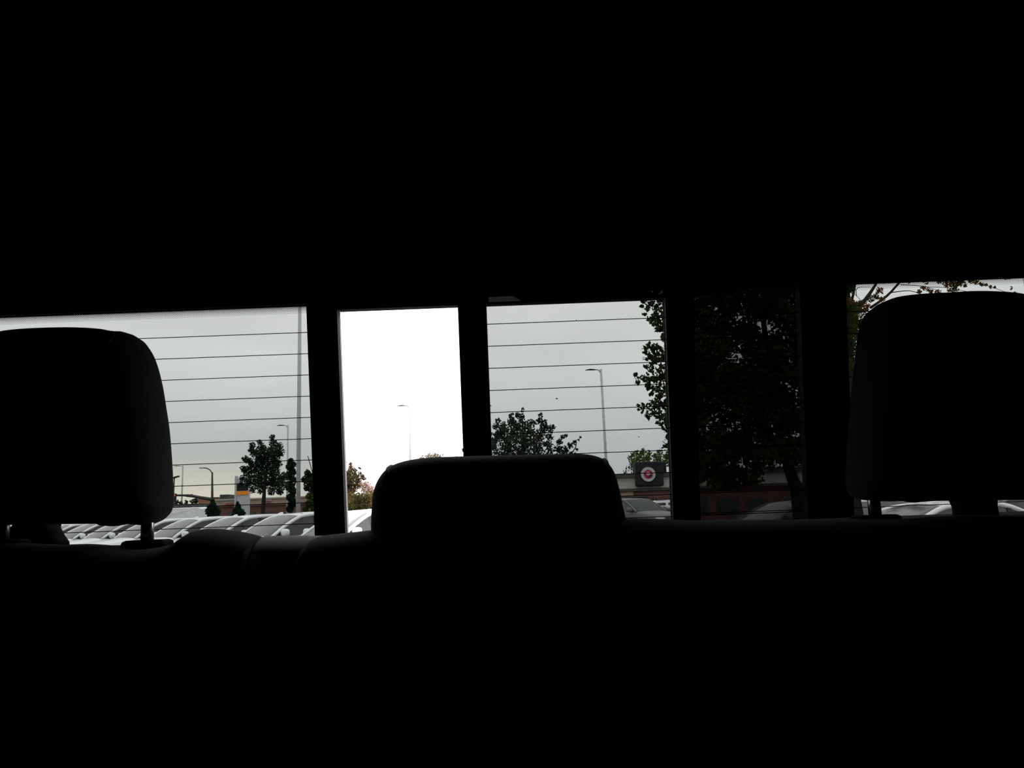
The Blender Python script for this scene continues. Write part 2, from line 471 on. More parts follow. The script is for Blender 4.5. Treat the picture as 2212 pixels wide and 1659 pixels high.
# grey carpeted ledge under the window
bm = bmesh.new()
rows = []
for i in range(41):
    x = -HALF + 2 * HALF * i / 40
    r = []
    for k in range(15):
        a = math.pi * k / 14
        yy = 0.985 - 0.065 * math.cos(a) if k else 0.92
        r.append((x, yy, 1.527 + 0.030 * math.sin(a)))
    rows.append([(x, 0.92, 1.30)] + r + [(x, 1.05, 1.30)])
bm_grid(bm, rows)
tag(from_bm('trim_1', bm, M['seat'], None, True), 'dark carpeted ledge below the rear window behind the seats', kind='structure')

# ------------------------------------------------------------------ rear seats
def rim(px, py, Y, near):
    # side edges are seen on the far half of a cushion, the top edge on its near half
    return Vector((atY(px, py, Y - near).x, Y, atY(px, py, Y - (0.012 if near else 0.0)).z))
def pillow(name, outline_px, Y, half, mat, parent, per=4, power=2.6, near=0.0):
    out = [rim(x, y, Y, near) for x, y in outline_px]
    out = spline(out, per, True)
    cx = sum(p.x for p in out) / len(out); cz = sum(p.z for p in out) / len(out)
    hw = (max(p.x for p in out) - min(p.x for p in out)) / 2
    hh = (max(p.z for p in out) - min(p.z for p in out)) / 2
    bm = bmesh.new(); layers = []
    N = 12
    for k in range(N + 1):
        t = -1 + 2 * k / N
        t = math.copysign(abs(t) ** 0.6, t)
        s = (1 - abs(t) ** power) ** (1 / power) if abs(t) < 1 else 0.0
        ins = (1 - s) * half * 0.95
        fx, fz = max(1 - ins / hw, 0.02), max(1 - ins / hh, 0.02)
        layers.append([bm.verts.new((cx + (p.x - cx) * fx, Y + t * half, cz + (p.z - cz) * fz)) for p in out])
    n = len(out)
    for a, b_ in zip(layers, layers[1:]):
        for i in range(n): bm.faces.new((a[i], a[(i+1) % n], b_[(i+1) % n], b_[i]))
    bm.faces.new(layers[0][::-1]); bm.faces.new(layers[-1])
    return from_bm(name, bm, mat, parent, True)

def seatback(name, top_px, Y, depth, zbot, mat, parent, lean=0.0):
    pts = [atY(x, y, Y) for x, y in top_px]
    pts = spline(pts, 5)
    rows = []
    for p in pts:
        r = [(p.x, Y - depth * 0.62, zbot)]
        for k in range(11):
            a = math.pi * k / 10
            r.append((p.x, Y - depth * 0.5 * math.cos(a) , p.z - 0.035 + 0.035 * math.sin(a) ** 0.8))
        r.append((p.x, Y + depth * 0.5, zbot))
        rows.append(r)
    bm = bmesh.new(); vr = bm_grid(bm, rows)
    bm.faces.new(vr[0]); bm.faces.new(vr[-1][::-1])
    return from_bm(name, bm, mat, parent, True)

HY = 0.86
def headrest(parent, outline, posts, post_top, base_y, seams, guide=True, near=-0.02):
    h = pillow('headrest', outline, HY, 0.055, M['seat'], parent, near=near)
    for (sx, sy, dy) in seams:      # piping that runs front to back over the corner
        p = rim(sx, sy, HY, near)
        pts = []
        for k in range(9):
            t = -1 + 2 * k / 8
            pts.append((p.x, HY + t * 0.05, p.z - 0.02 * abs(t) ** 3 - 0.002))
        tube('piping', pts, 0.003, M['piping'], h, 6)
    for px in posts:
        a = atY(px, post_top, HY); b_ = atY(px + 2, base_y, HY)
        tube('headrest_post', [a + Vector((0, 0, .03)), b_ - Vector((0, 0, .02))], 0.0068, M['chrome'], h, 12)
        if guide:
            c = b_ + Vector((0, 0, 0.004))
            box('post_sleeve', c.x - 0.024, c.x + 0.024, HY - 0.016, HY + 0.016, c.z - 0.022, c.z - 0.001, M['trim'], h, 0.005)
    return h

# narrow seat section
seatA = empty('rear_seat', (-0.45, 0.72, ZF)); tag(seatA, 'dark fabric rear seat section with the headrest on chrome posts', 'seat')
b = snap()
seatback('backrest', [(-330, 1190), (-200, 1176), (0, 1172), (130, 1176), (200, 1175), (255, 1180), (310, 1184), (375, 1176), (402, 1162), (425, 1147), (450, 1142), (490, 1144), (530, 1151), (552, 1157), (562, 1161)], 0.85, 0.12, 1.02, M['seat'], None)
box('seat_cushion', -0.74, -0.29, 0.34, 0.80, 0.86, 1.02, M['seat'], None, 0.04)
box('seat_base', -0.72, -0.29, 0.42, 0.84, ZF, 0.87, M['trim'])
headrest(None, [(306, 717), (324, 735), (338, 767), (349, 811), (357, 862), (365, 920), (371, 1000), (374, 1080), (372, 1104), (362, 1120), (345, 1130), (325, 1134), (288, 1130), (276, 1135), (256, 1136), (240, 1131), (100, 1132), (0, 1133), (-42, 1128), (-60, 1100), (-60, 1000), (-54, 900), (-44, 820), (-28, 770), (0, 739), (30, 722), (60, 713), (110, 708), (190, 706), (250, 709), (278, 714)],
         (5, 317), 1120, 1172, [(299, 718, 0)])
wkids(seatA, b)
# wide seat section
seatB = empty('rear_seat', (0.25, 0.72, ZF)); tag(seatB, 'wide dark fabric rear seat with low middle headrest and tall end headrest', 'seat')
b = snap()
seatback('backrest', [(664, 1190), (670, 1175), (680, 1164), (700, 1157), (760, 1150), (830, 1143), (1000, 1134), (1200, 1126), (1350, 1120), (1430, 1121), (1490, 1124), (1560, 1124), (1640, 1123), (1740, 1122), (1850, 1121), (1920, 1119), (1952, 1121), (2000, 1117), (2080, 1113), (2212, 1114), (2330, 1118), (2480, 1130)], 0.85, 0.12, 1.02, M['seat'], None)
seatback('grey_side_panel', [(572, 1158.5), (600, 1157.5), (640, 1157), (700, 1157)], 0.862, 0.10, 1.02, M['ledge'], None)
box('seat_cushion', -0.24, 0.74, 0.34, 0.80, 0.86, 1.02, M['seat'], None, 0.04)
box('seat_base', -0.22, 0.72, 0.42, 0.84, ZF, 0.87, M['trim'])
headrest(None, [(806, 1150), (807, 1100), (811, 1062), (824, 1031), (845, 1009), (880, 996), (930, 989), (1010, 986), (1100, 984), (1190, 982), (1250, 981), (1285, 986), (1308, 998), (1325, 1022), (1336, 1060), (1343, 1095), (1350, 1125), (1354, 1160), (1350, 1190), (1300, 1202), (1090, 1206), (860, 1206), (815, 1196)],
         (960, 1210), 1195, 1215, [(848, 1006, 0), (1302, 992, 0)], False, 0.0)
headrest(None, [(1828, 1060), (1828, 1000), (1833, 900), (1840, 820), (1847, 760), (1852, 708), (1862, 668), (1890, 647), (1940, 638), (2010, 634), (2065, 631), (2130, 634), (2168, 641), (2212, 658), (2245, 690), (2268, 740), (2285, 820), (2295, 920), (2298, 1020), (2295, 1062), (2270, 1080), (2180, 1081), (2010, 1083), (1972, 1085), (1955, 1087), (1940, 1083), (1900, 1084), (1848, 1080)],
         (1888, 2236), 1070, 1118, [])
wkids(seatB, b)

# belt guides on the seat tops
def belt_guide(label, pts_px, cat='belt guide'):
    root = empty('belt_guide', atY(sum(p[0] for p in pts_px) / len(pts_px), max(p[1] for p in pts_px), 0.935)); tag(root, label, cat, 'belt guides on the seat tops')
    b = snap()
    pts = spline([atY(x, y, 0.935) for x, y in pts_px], 3, True)
    cx = sum(p.x for p in pts) / len(pts); cz = sum(p.z for p in pts) / len(pts)
    bm = bmesh.new(); ly = []
    for (dy, f) in ((-0.018, 0.86), (-0.010, 1.0), (0.010, 1.0), (0.018, 0.86)):
        ly.append([bm.verts.new((cx + (p.x - cx) * f, 0.935 + dy, cz + (p.z - cz) * f)) for p in pts])
    for a, c in zip(ly, ly[1:]):
        for i in range(len(pts)): bm.faces.new((a[i], a[(i+1) % len(pts)], c[(i+1) % len(pts)], c[i]))
    bm.faces.new(ly[0][::-1]); bm.faces.new(ly[-1])
    from_bm('guide_cover', bm, M['trim'], None, True)
    t = atY(pts_px[0][0] + 12, 1150, 0.915)
    box('belt_webbing', cx - 0.016, cx + 0.016, 0.955, 0.957, cz - 0.05, cz + 0.012, M['seat'])
    wkids(root, b)
belt_guide('dark rounded belt guide on the seat top below the chrome-post headrest', [(31, 1182), (30, 1160), (38, 1136), (60, 1118), (100, 1118), (116, 1136), (128, 1158), (134, 1182)])
belt_guide('dark tapered belt guide on the seat top at the far end of the wide seat', [(2080, 1122), (2068, 1095), (2062, 1074), (2090, 1062), (2125, 1062), (2139, 1074), (2140, 1095), (2140, 1122)])

# ------------------------------------------------------------------ cars
def wheel(parent, x, y, r=0.36):
    bm = bmesh.new()
    prof = [(r * 0.62, 0.10), (r * 0.9, 0.115), (r, 0.08), (r, -0.08), (r * 0.9, -0.115), (r * 0.62, -0.10)]
    n = 20; rings = [[bm.verts.new((x + a * math.cos(2*math.pi*k/n), y + w_, r + a * math.sin(2*math.pi*k/n))) for k in range(n)] for a, w_ in prof]
    for a, c in zip(rings, rings[1:] + rings[:1]):
        for k in range(n): bm.faces.new((a[k], a[(k+1) % n], c[(k+1) % n], c[k]))
    w_ = from_bm('wheel', bm, M['tyre'], parent, True)
    bm = bmesh.new(); s = 1 if y > 0 else -1
    hub = [bm.verts.new((x + r*0.6*math.cos(2*math.pi*k/10), y + s*0.075, r + r*0.6*math.sin(2*math.pi*k/10))) for k in range(10)]
    hub2 = [bm.verts.new((x + r*0.2*math.cos(2*math.pi*k/10), y + s*0.10, r + r*0.2*math.sin(2*math.pi*k/10))) for k in range(10)]
    for k in range(10): bm.faces.new((hub[k], hub[(k+1) % 10], hub2[(k+1) % 10], hub2[k]))
    bm.faces.new(hub2)
    from_bm('rim', bm, M['rim'], w_)
    return w_

def make_car(name, label, paint, kind='suv', group=None, fin=True):
    root = empty(name); tag(root, label, 'car', group)
    if kind == 'suv':
        L2_, Wd, top = 2.35, 0.93, 1.71
        belt = 1.13; hood = 1.06; cowl = 1.12
        arc = [(1.02, .86, cowl - .02), (0.62, .80, 1.36), (0.22, .745, 1.555), (-0.05, .715, 1.625), (-0.7, .70, 1.665), (-1.4, .70, 1.645), (-1.85, .72, 1.55), (-2.1, .77, 1.36), (-2.22, .84, belt - .02)]
        xf, xr = 0.14, -1.72
        xs_ = [(2.38, .62, .42, .62), (2.33, .80, .28, .86), (2.1, .90, .24, hood - .10), (1.6, .93, .24, hood - .03), (1.0, .93, .24, cowl), (0.2, .93, .24, belt), (-1.2, .93, .24, belt + .01), (-2.1, .92, .26, belt), (-2.3, .86, .3, belt - .06), (-2.36, .7, .42, .9)]
    elif kind == 'sedan':
        belt = 1.0; hood = 0.93; cowl = 0.98; top = 1.47
        arc = [(0.98, .80, cowl - .02), (0.5, .74, 1.2), (0.1, .68, 1.35), (-0.2, .65, 1.40), (-0.7, .64, 1.425), (-1.2, .65, 1.38), (-1.6, .68, 1.24), (-1.95, .74, belt - .01)]
        xf, xr = 0.0, -1.15
        xs_ = [(2.38, .60, .38, .55), (2.33, .78, .25, .74), (2.1, .87, .2, hood - .09), (1.6, .90, .2, hood - .02), (1.0, .90, .2, cowl), (0.2, .90, .2, belt), (-1.2, .90, .2, belt), (-2.1, .88, .22, belt - .02), (-2.3, .84, .28, belt - .06), (-2.36, .7, .4, .8)]
    bm = bmesh.new(); rows = []
    for (x, hw, zb, zt) in xs_:
        sec = []
        for s in (1,):
            sec = [(x, hw * 0.8, zb), (x, hw * 0.97, zb + .08), (x, hw, (zb + zt) * .5), (x, hw * .985, zt - .10), (x, hw * .94, zt - .03), (x, hw * .82, zt), (x, hw * .4, zt + .025), (x, 0, zt + .03)]
            sec = sec + [(x, -y, z) for (_, y, z) in sec[-2::-1]]
        rows.append(sec)
    vr = bm_grid(bm, rows)
    for r in vr: bm.faces.new((r[0], r[-1], r[len(r)//2])) if False else None
    for a, c in zip(vr, vr[1:]): bm.faces.new((a[0], c[0], c[-1], a[-1]))
    bm.faces.new(vr[0][::-1]); bm.faces.new(vr[-1])
    from_bm('body', bm, paint, root, True)
    A = spline(arc, 5)
    for s in (1, -1):
        bm = bmesh.new(); bm_tube(bm, [(p.x, p.y * s, p.z) for p in A], 0.048, 8)
        from_bm('pillar_rail', bm, paint, root, True)
        # side glass below the rail
        bm = bmesh.new()
        ups = [p for p in A if p.z > belt]
        upper = [(p.x, (p.y + 0.005) * s, p.z) for p in ups]
        lower = [(p.x, (0.855 if kind == 'suv' else .80) * s, belt - .03) for p in ups]
        bm_grid(bm, [upper, lower])
        o = from_bm('side_window', bm, M['sideglass'], root); 
        # B and C pillars
        for xp in ((-0.35, -1.25) if kind == 'suv' else (-0.45, -1.3)):
            q = min(A, key=lambda p: abs(p.x - xp) + (0 if p.z > 1.2 else 9))
            bm = bmesh.new()
            bw = (0.86 if kind == 'suv' else .805)
            vs = [((xp - .045, (q.y + .012) * s, q.z)), ((xp + .045, (q.y + .012) * s, q.z)), ((xp + .06, bw * s, belt - .03)), ((xp - .06, bw * s, belt - .03))]
            lo = [bm.verts.new(v) for v in vs]; hi = [bm.verts.new((v[0], v[1] + .012 * s, v[2])) for v in vs]
            bm.faces.new(lo); bm.faces.new(hi[::-1])
            for i in range(4): bm.faces.new((lo[i], lo[(i+1) % 4], hi[(i+1) % 4], hi[i]))
            from_bm('door_pillar', bm, M['blackplastic'], root)
        # door mirror
        mx_, mz = arc[0][0] - 0.28, belt + .05
        bm = bmesh.new(); bmesh.ops.create_uvsphere(bm, u_segments=12, v_segments=8, radius=1)
        for v in bm.verts:
            c = v.co
            v.co = Vector((mx_ + 0.09 * math.copysign(abs(c.x) ** .7, c.x), s * (1.03 + 0.13 * math.copysign(abs(c.y) ** .6, c.y)), mz + .02 + 0.095 * math.copysign(abs(c.z) ** .6, c.z)))
        mi = from_bm('door_mirror', bm, paint, root, True)
        bm = bmesh.new(); bm_tube(bm, [(mx_ + .02, s * .86, belt - .02), (mx_ + .01, s * .95, belt + .03)], 0.035, 6)
        from_bm('mirror_arm', bm, M['blackplastic'], mi)
        # lamps
        box('headlight', 2.16, 2.345, min(s * .50, s * .86), max(s * .50, s * .86), hood - .32, hood - .17, M['lens'], root, 0.03)
        box('tail_lamp', -2.36, -2.2, min(s * .62, s * .9), max(s * .62, s * .9), belt - .34, belt - .10, M['taillens'], root, 0.03)
        for xw in (1.45, -1.4): wheel(root, xw, s * (0.80 if kind == 'suv' else .77), 0.37 if kind == 'suv' else 0.32)
    # roof
    Rp = [p for p in A if p.x <= xf + .02 and p.x >= xr]
    bm = bmesh.new(); rows = []
    for p in Rp:
        cr = top - 1.665 if kind == 'suv' else top - 1.425
        rows.append([(p.x, p.y * f, p.z + 0.02 + cr * (1 - f * f)) for f in (1, .85, .6, .3, 0, -.3, -.6, -.85, -1)])
    bm_grid(bm, rows); roof = from_bm('roof', bm, paint, root, True)
    solid(roof, 0.03)
    # windshield and rear window
    cr = top - 1.665 if kind == 'suv' else top - 1.425
    for nm, sel, mt in (('windshield', [p for p in A if p.x >= xf - .06], M['windshield']), ('rear_window', [p for p in A if p.x <= xr + .02], M['sideglass'])):
        bm = bmesh.new(); rows = []
        zs = [p.z for p in sel]
        for p in sel:
            h_ = (p.z - min(zs)) / (max(zs) - min(zs))
            bow = (0.10 if nm == 'windshield' else -0.06) * (1 - h_)
            rows.append([(p.x + bow * (1 - f * f), p.y * f, p.z + .014 + (cr + .01) * h_ * (1 - f * f)) for f in (1, .7, .35, 0, -.35, -.7, -1)])
        bm_grid(bm, rows); w_ = from_bm(nm, bm, mt, root, True)
        solid(w_, 0.01)
    # grille and number plate
    box('grille', 2.30, 2.40, -.42, .42, hood - .42, hood - .20, M['blackplastic'], root, 0.02)
    box('bumper', 2.28, 2.42, -.66, .66, .34, .52, M['blackplastic'], root, 0.03)
    if fin:
        z0 = top + 0.02 - (0.055 if kind == 'suv' else .05)
        pyd('antenna_fin', [(-1.25, .03, z0), (-1.25, -.03, z0), (-1.55, .035, z0 - .02), (-1.55, -.035, z0 - .02), (-1.54, 0, z0 + .10), (-1.46, 0, z0 + .10)],
            [(0, 1, 5), (1, 3, 4, 5), (3, 2, 4), (2, 0, 5, 4), (0, 2, 3, 1)], paint, root)
    return root

HD = Vector((-0.67, -0.74, 0)).normalized()
ROWD = Vector((-0.74, 0.67, 0)).normalized()
HEAD = math.atan2(HD.y, HD.x)
LEFTV = Vector((-HD.y, HD.x, 0))
suv = make_car('white_suv', 'white sport utility vehicle in the open gap beside the middle headrest', M['white'])
A0 = Vector((-3.84, 20.0, 0))
row_labels = {
    0: 'white SUV seen sharpest, through the open window gap beside the middle headrest',
    1: 'white SUV with its door mirror showing just beside the thick window post',
    2: 'white SUV in front of the pylon sign, second from the window post',
    3: 'white SUV between chrome headrest post and seat bolster, its roof below the tall van',
    4: 'white SUV directly behind the chrome headrest post',
    5: 'first white SUV to the left of the chrome headrest post',
    6: 'second white SUV to the left of the chrome headrest post',
    7: 'third white SUV to the left of the chrome headrest post',
    8: 'white SUV half hidden behind the rounded belt guide',
    9: 'white SUV almost wholly hidden behind the rounded belt guide',
    10: 'white SUV in the sliver between the rounded belt guide and the outer headrest post',
}
for t in range(0, 11):
    o = suv if t == 0 else copy_tree(suv)
    pos = A0 + ROWD * (2.97 * t)
    if t == 0: pos = pos - ROWD * 0.25
    o.location = pos - HD * 0.06 - LEFTV * 0.75; o.scale = (1.04,) * 3
    o.rotation_euler = (0, 0, HEAD)
    o['group'] = 'white vehicles parked in a slanted row'
    o['label'] = row_labels[t]

def place(o, px, Y, heading_deg, scale=1.0):
    p = ground_at(px, Y); o.location = p; o.rotation_euler = (0, 0, math.radians(heading_deg)); o.scale = (scale,) * 3
    return o
# grey vehicle seen through the sliding pane, facing this way and to one side
c = make_car('grey_suv', 'grey SUV facing the camera below the round restaurant sign', M['silver'], 'suv', None, False); place(c, 1372, 42, -57, 1.2)
for ch in c.children:
    if ch.name.startswith('windshield'): ch.data.materials[0] = M['shadeglass']
def striped_van():
    Y = 48; base = ground_at(1444, Y)
    root = empty('striped_van', base); tag(root, 'far white van with dark window and red stripe below the round sign', 'van')
    def X(px): return atY(px, 1090, Y).x - base.x
    def Z(py): return atY(1430, py, Y).z
    prof = [(X(1416), .3), (X(1412), 1.0), (X(1411), Z(1094)), (X(1414.5), Z(1083.5)), (X(1418), Z(1081)), (X(1440), Z(1080.5)), (X(1462), Z(1081)), (X(1468), Z(1086)), (X(1474), Z(1094)), (X(1475), 1.0), (X(1472), .3)]
    bm = bmesh.new()
    lo = [bm.verts.new((x, 0, z)) for x, z in prof]; hi = [bm.verts.new((x, 4.4, z)) for x, z in prof]
    bm.faces.new(lo); bm.faces.new(hi[::-1])
    for k in range(len(prof)): bm.faces.new((lo[k], lo[(k+1) % len(prof)], hi[(k+1) % len(prof)], hi[k]))
    from_bm('body', bm, M['white'], root)
    box('rear_window', X(1419), X(1438), -.05, 0, Z(1091.5), Z(1086), M['sideglass'], root, .02)
    box('rear_window', X(1444), X(1464), -.05, 0, Z(1091.5), Z(1086), M['sideglass'], root, .02)
    st = box('red_stripe', X(1424), X(1474), -.06, 0, Z(1101), Z(1096.5), M['red'], root, .01)
    for k in range(6): box('stripe_mark', X(1426.5 + 3.6 * k), X(1428.6 + 3.6 * k), -.08, -.06, Z(1099.4), Z(1095), M['logowhite'], st)
    box('bumper', X(1429), X(1474), -.2, 0, Z(1109.5), Z(1101.5), M['blackplastic'], root, .04)
    for (x, y) in ((-.55, .8), (.75, .8), (-.55, 3.5), (.75, 3.5)):
        w_ = wheel(root, 0, 0, .33); w_.rotation_euler = (0, 0, math.pi / 2); w_.location = (x, y, 0)
striped_van()
c = make_car('grey_sedan', 'grey sedan dimly seen through two layers of tinted glass', M['silver'], 'sedan', None, False); place(c, 1690, 24, -155, 1.08)
c = make_car('white_sedan', 'white sedan glimpsed below the far headrest, pillar sloping up', M['white'], 'sedan', None, False); place(c, 1975, 14, 193, 1.0)
c = make_car('taupe_sedan', 'grey SUV behind the white sedan, below the far headrest', M['brownish'], 'suv', None, False); place(c, 2140, 19.5, 200, 1.0)

# tall white van behind the row
def make_van(name, label):
    root = empty(name); tag(root, label, 'van')
    bm = bmesh.new()
    prof = [(2.75, .35), (2.8, .8), (2.65, 1.05), (1.95, 1.25), (1.25, 2.05), (0.9, 2.17), (-2.55, 2.19), (-2.75, 2.1), (-2.85, .9), (-2.8, .35)]
    rows = []
    for y, inset in ((.99, .0), (1.0, .04)):
        pass
    secs = []
    for (x, z) in prof:
        w_ = 1.0 if z < 1.3 else 0.90
        secs.append([(x, -w_, z), (x, -w_ * .9, z + (.03 if z > 2 else 0)), (x, 0, z + (.05 if z > 2 else 0)), (x, w_ * .9, z + (.03 if z > 2 else 0)), (x, w_, z)])
    vr = bm_grid(bm, secs)
    bm.faces.new([r[0] for r in vr]); bm.faces.new([r[-1] for r in vr][::-1])
    bm.faces.new([vr[0][i] for i in range(5)] + [vr[-1][i] for i in range(4, -1, -1)])
    from_bm('body', bm, M['white'], root)
    pyd('windshield', [(1.93, -.85, 1.30), (1.93, .85, 1.30), (1.30, .8, 2.03), (1.30, -.8, 2.03), (1.97, -.85, 1.30), (1.97, .85, 1.30), (1.34, .8, 2.03), (1.34, -.8, 2.03)],
        [(0, 1, 2, 3), (4, 7, 6, 5), (0, 4, 5, 1), (1, 5, 6, 2), (2, 6, 7, 3), (3, 7, 4, 0)], M['windshield'], root)
    for s in (1, -1):
        pyd('side_window', [(1.75, .955 * s, 1.3), (0.75, .955 * s, 1.3), (0.75, .915 * s, 1.88), (1.3, .915 * s, 1.88), (1.75, .985 * s, 1.3), (0.75, .985 * s, 1.3), (0.75, .935 * s, 1.88), (1.3, .935 * s, 1.88)],
            [(0, 1, 2, 3), (4, 7, 6, 5), (0, 4, 5, 1), (1, 5, 6, 2), (2, 6, 7, 3), (3, 7, 4, 0)], M['sideglass'], root)
        for xw in (1.75, -1.7): wheel(root, xw, s * .88, .37)
        box('headlight', 2.6, 2.78, min(s*.55, s*.9), max(s*.55, s*.9), .75, .98, M['lens'], root, .03)
    box('grille', 2.7, 2.84, -.4, .4, .6, .85, M['blackplastic'], root, .02)
    return root
van = make_van('white_van', 'tall white van whose flat roof stands above the slanted row')
place(van, 322, 42, 186, 1.1)

# ------------------------------------------------------------------ lamp posts
def lamp_post(label, px_base, Y, px_top, py_top, arm, rad, mp='pole'):
    base = ground_at(px_base, Y); top = atY(px_top, py_top, Y)
    root = empty('lamp_post', base); tag(root, label, 'lamp post', 'galvanised lot lamp posts')
    h = top.z
    tube('pole', [(0, 0, .0), (0, 0, h * .5), (0, 0, h)], [rad, rad * .9, rad * .72], M[mp], root, 12)
    tube('base_cover', [(0, 0, 0), (0, 0, .35), (0, 0, .40)], [rad * 1.9, rad * 1.8, rad * 1.1], M['pole'], root, 12)
    s = -1
    hd = box('lamp_head', 0, 1, -.5, .5, -.5, .5, M['lamphead'], root)
    me = hd.data; me.clear_geometry()
    bm = bmesh.new()
    st = [(-0.36, .03, .02, -.02), (-0.45, .10, .05, .0), (-0.75, .15, .06, .02), (-1.0, .14, .035, .0), (-1.12, .08, .012, -.03)]
    rows = [[(x * arm, y * math.cos(a), z0 + z * math.sin(a) + h - .03) for a in [2*math.pi*k/10 for k in range(11)]] for (x, y, z, z0) in st]
    vr = bm_grid(bm, rows); bm.faces.new(vr[0][:-1]); bm.faces.new(vr[-1][:-1][::-1])
    bmesh.ops.remove_doubles(bm, verts=bm.verts, dist=1e-4); bmesh.ops.recalc_face_normals(bm, faces=bm.faces)
    bm.to_mesh(me); bm.free()
    for p in me.polygons: p.use_smooth = True
    tube('arm', [(0, 0, h - .35), (-.10 * arm, 0, h - .14), (-.22 * arm, 0, h - .05), (-.40 * arm, 0, h - .03)], [.06, .055, .05, .045], M[mp], root, 8)
    return root
lamp_post('thick pale lamp post rising past the top of the window beside the window post', 644, 38, 650, 640, 1.0, .115)
lamp_post('pale lamp post with thin head standing beside the tall pine', 620, 80, 617, 918, 1.05, .11)
lamp_post('lamp post standing alone in the open window gap', 888, 75, 886.5, 875, 1.1, .13, 'paintedpole')
lamp_post('lamp post with dark head in the sliding pane, before grey cloud', 1315, 57, 1303, 797, 1.05, .115)
lamp_post('faint distant lamp post beside the chrome-post headrest, left of the signal pole', 391, 140, 393, 1006, 1.5, .17)

# low dark area light
def area_light():
    Y = 60; base = ground_at(373, Y); top = atY(374.5, 1032, Y)
    root = empty('area_light', base); tag(root, 'short dark lamp post hugging the edge of the chrome-post headrest', 'lamp post')
    tube('pole', [(0, 0, 0), (0, 0, top.z)], [.07, .05], M['darkpole'], root, 8)
    bm = bmesh.new()
    rows = [[(x, y, top.z + z) for y in (-.16, .16)] for x, z in ((-.08, -.02), (.12, .04), (.36, .10))]
    bm_grid(bm, rows); hd = from_bm('lamp_head', bm, M['signal'], root); solid(hd, .09, 0)
area_light()

# traffic signal with luminaire arm
def traffic_signal():
    Y = 104; base = ground_at(459, Y); k = Y / FPX
    root = empty('traffic_signal', base); tag(root, 'signal pole with curved lamp arm and red light on its mast arm', 'traffic light')
    def loc(px, py):
        p = atY(px, py, Y); return Vector((p.x - base.x, 0, p.z))
    tube('pole', [(0, 0, 0), loc(458.5, 1075), loc(458.5, 1020)], [.2, .17, .11], M['darkpole'], root, 10)
    tube('lamp_arm', spline([loc(458.5, 1023), loc(455, 1017), (loc(450, 1013)), loc(444, 1011), loc(439, 1010.5)], 4), .07, M['darkpole'], root, 8)
    bm = bmesh.new(); p = loc(439, 1010.5); bm_box(bm, p.x - .5, p.x + .15, -.18, .18, p.z - .1, p.z + .08, .05); from_bm('lamp_head', bm, M['pole'], root)
    tube('mast_arm', spline([loc(459, 1079), loc(440, 1076), loc(415, 1071.5), loc(395, 1070), loc(378, 1070)], 4), [.22] * 5 + [.19] * 6 + [.14] * 6, M['darkpole'], root, 8)
    for (px, py, red) in ((376.5, 1073, True), (414, 1072, False)):
        p = loc(px, py)
        if not red:
            bm = bmesh.new(); bm_box(bm, p.x - .12, p.x + .12, -.12, .12, p.z - .1, p.z + .28, .03); from_bm('arm_bracket', bm, M['darkpole'], root); continue
        bm = bmesh.new(); bm_box(bm, p.x - .28, p.x + .28, -.2, .12, p.z - .75, p.z + .42, .05); sh = from_bm('signal_head', bm, M['signal'], root)
        for i, mt in enumerate((M['redlight'], M['signal'], M['signal'])):
            bm = bmesh.new(); bmesh.ops.create_cone(bm, cap_ends=True, segments=16, radius1=.21, radius2=.18, depth=.08)
            bmesh.ops.rotate(bm, verts=bm.verts, matrix=Matrix.Rotation(math.pi / 2, 3, 'X'))
            bmesh.ops.translate(bm, verts=bm.verts, vec=(p.x, -.22, p.z + .2 - .38 * i))
            from_bm('signal_lens', bm, mt, sh)
traffic_signal()

# ------------------------------------------------------------------ pylon sign
def pylon():
    Y = 80; base = ground_at(522, Y)
    root = empty('pylon_sign', base); tag(root, 'white pylon sign with a bright orange band beside the tall pine', 'sign')
    def X(px, py): return atY(px, py, Y).x - base.x
    def Z(px, py): return atY(px, py, Y).z
    box('sign_body', X(511, 1090), X(536.5, 1090), 0, .5, 0, Z(522, 1034), M['signwhite'], root, .02)
    box('sign_edge', X(506.8, 1060), X(511.5, 1060), -.05, .45, 0, Z(508, 1028), M['pole'], root, .02)
    box('sign_panel', X(512, 1050), X(536, 1050), -.06, 0, Z(522, 1060), Z(522, 1046), M['signpanel'], root)
    box('orange_band', X(511.5, 1064), X(536.8, 1064), -.08, .05, Z(522, 1069), Z(522, 1061.5), M['orange'], root)
pylon()

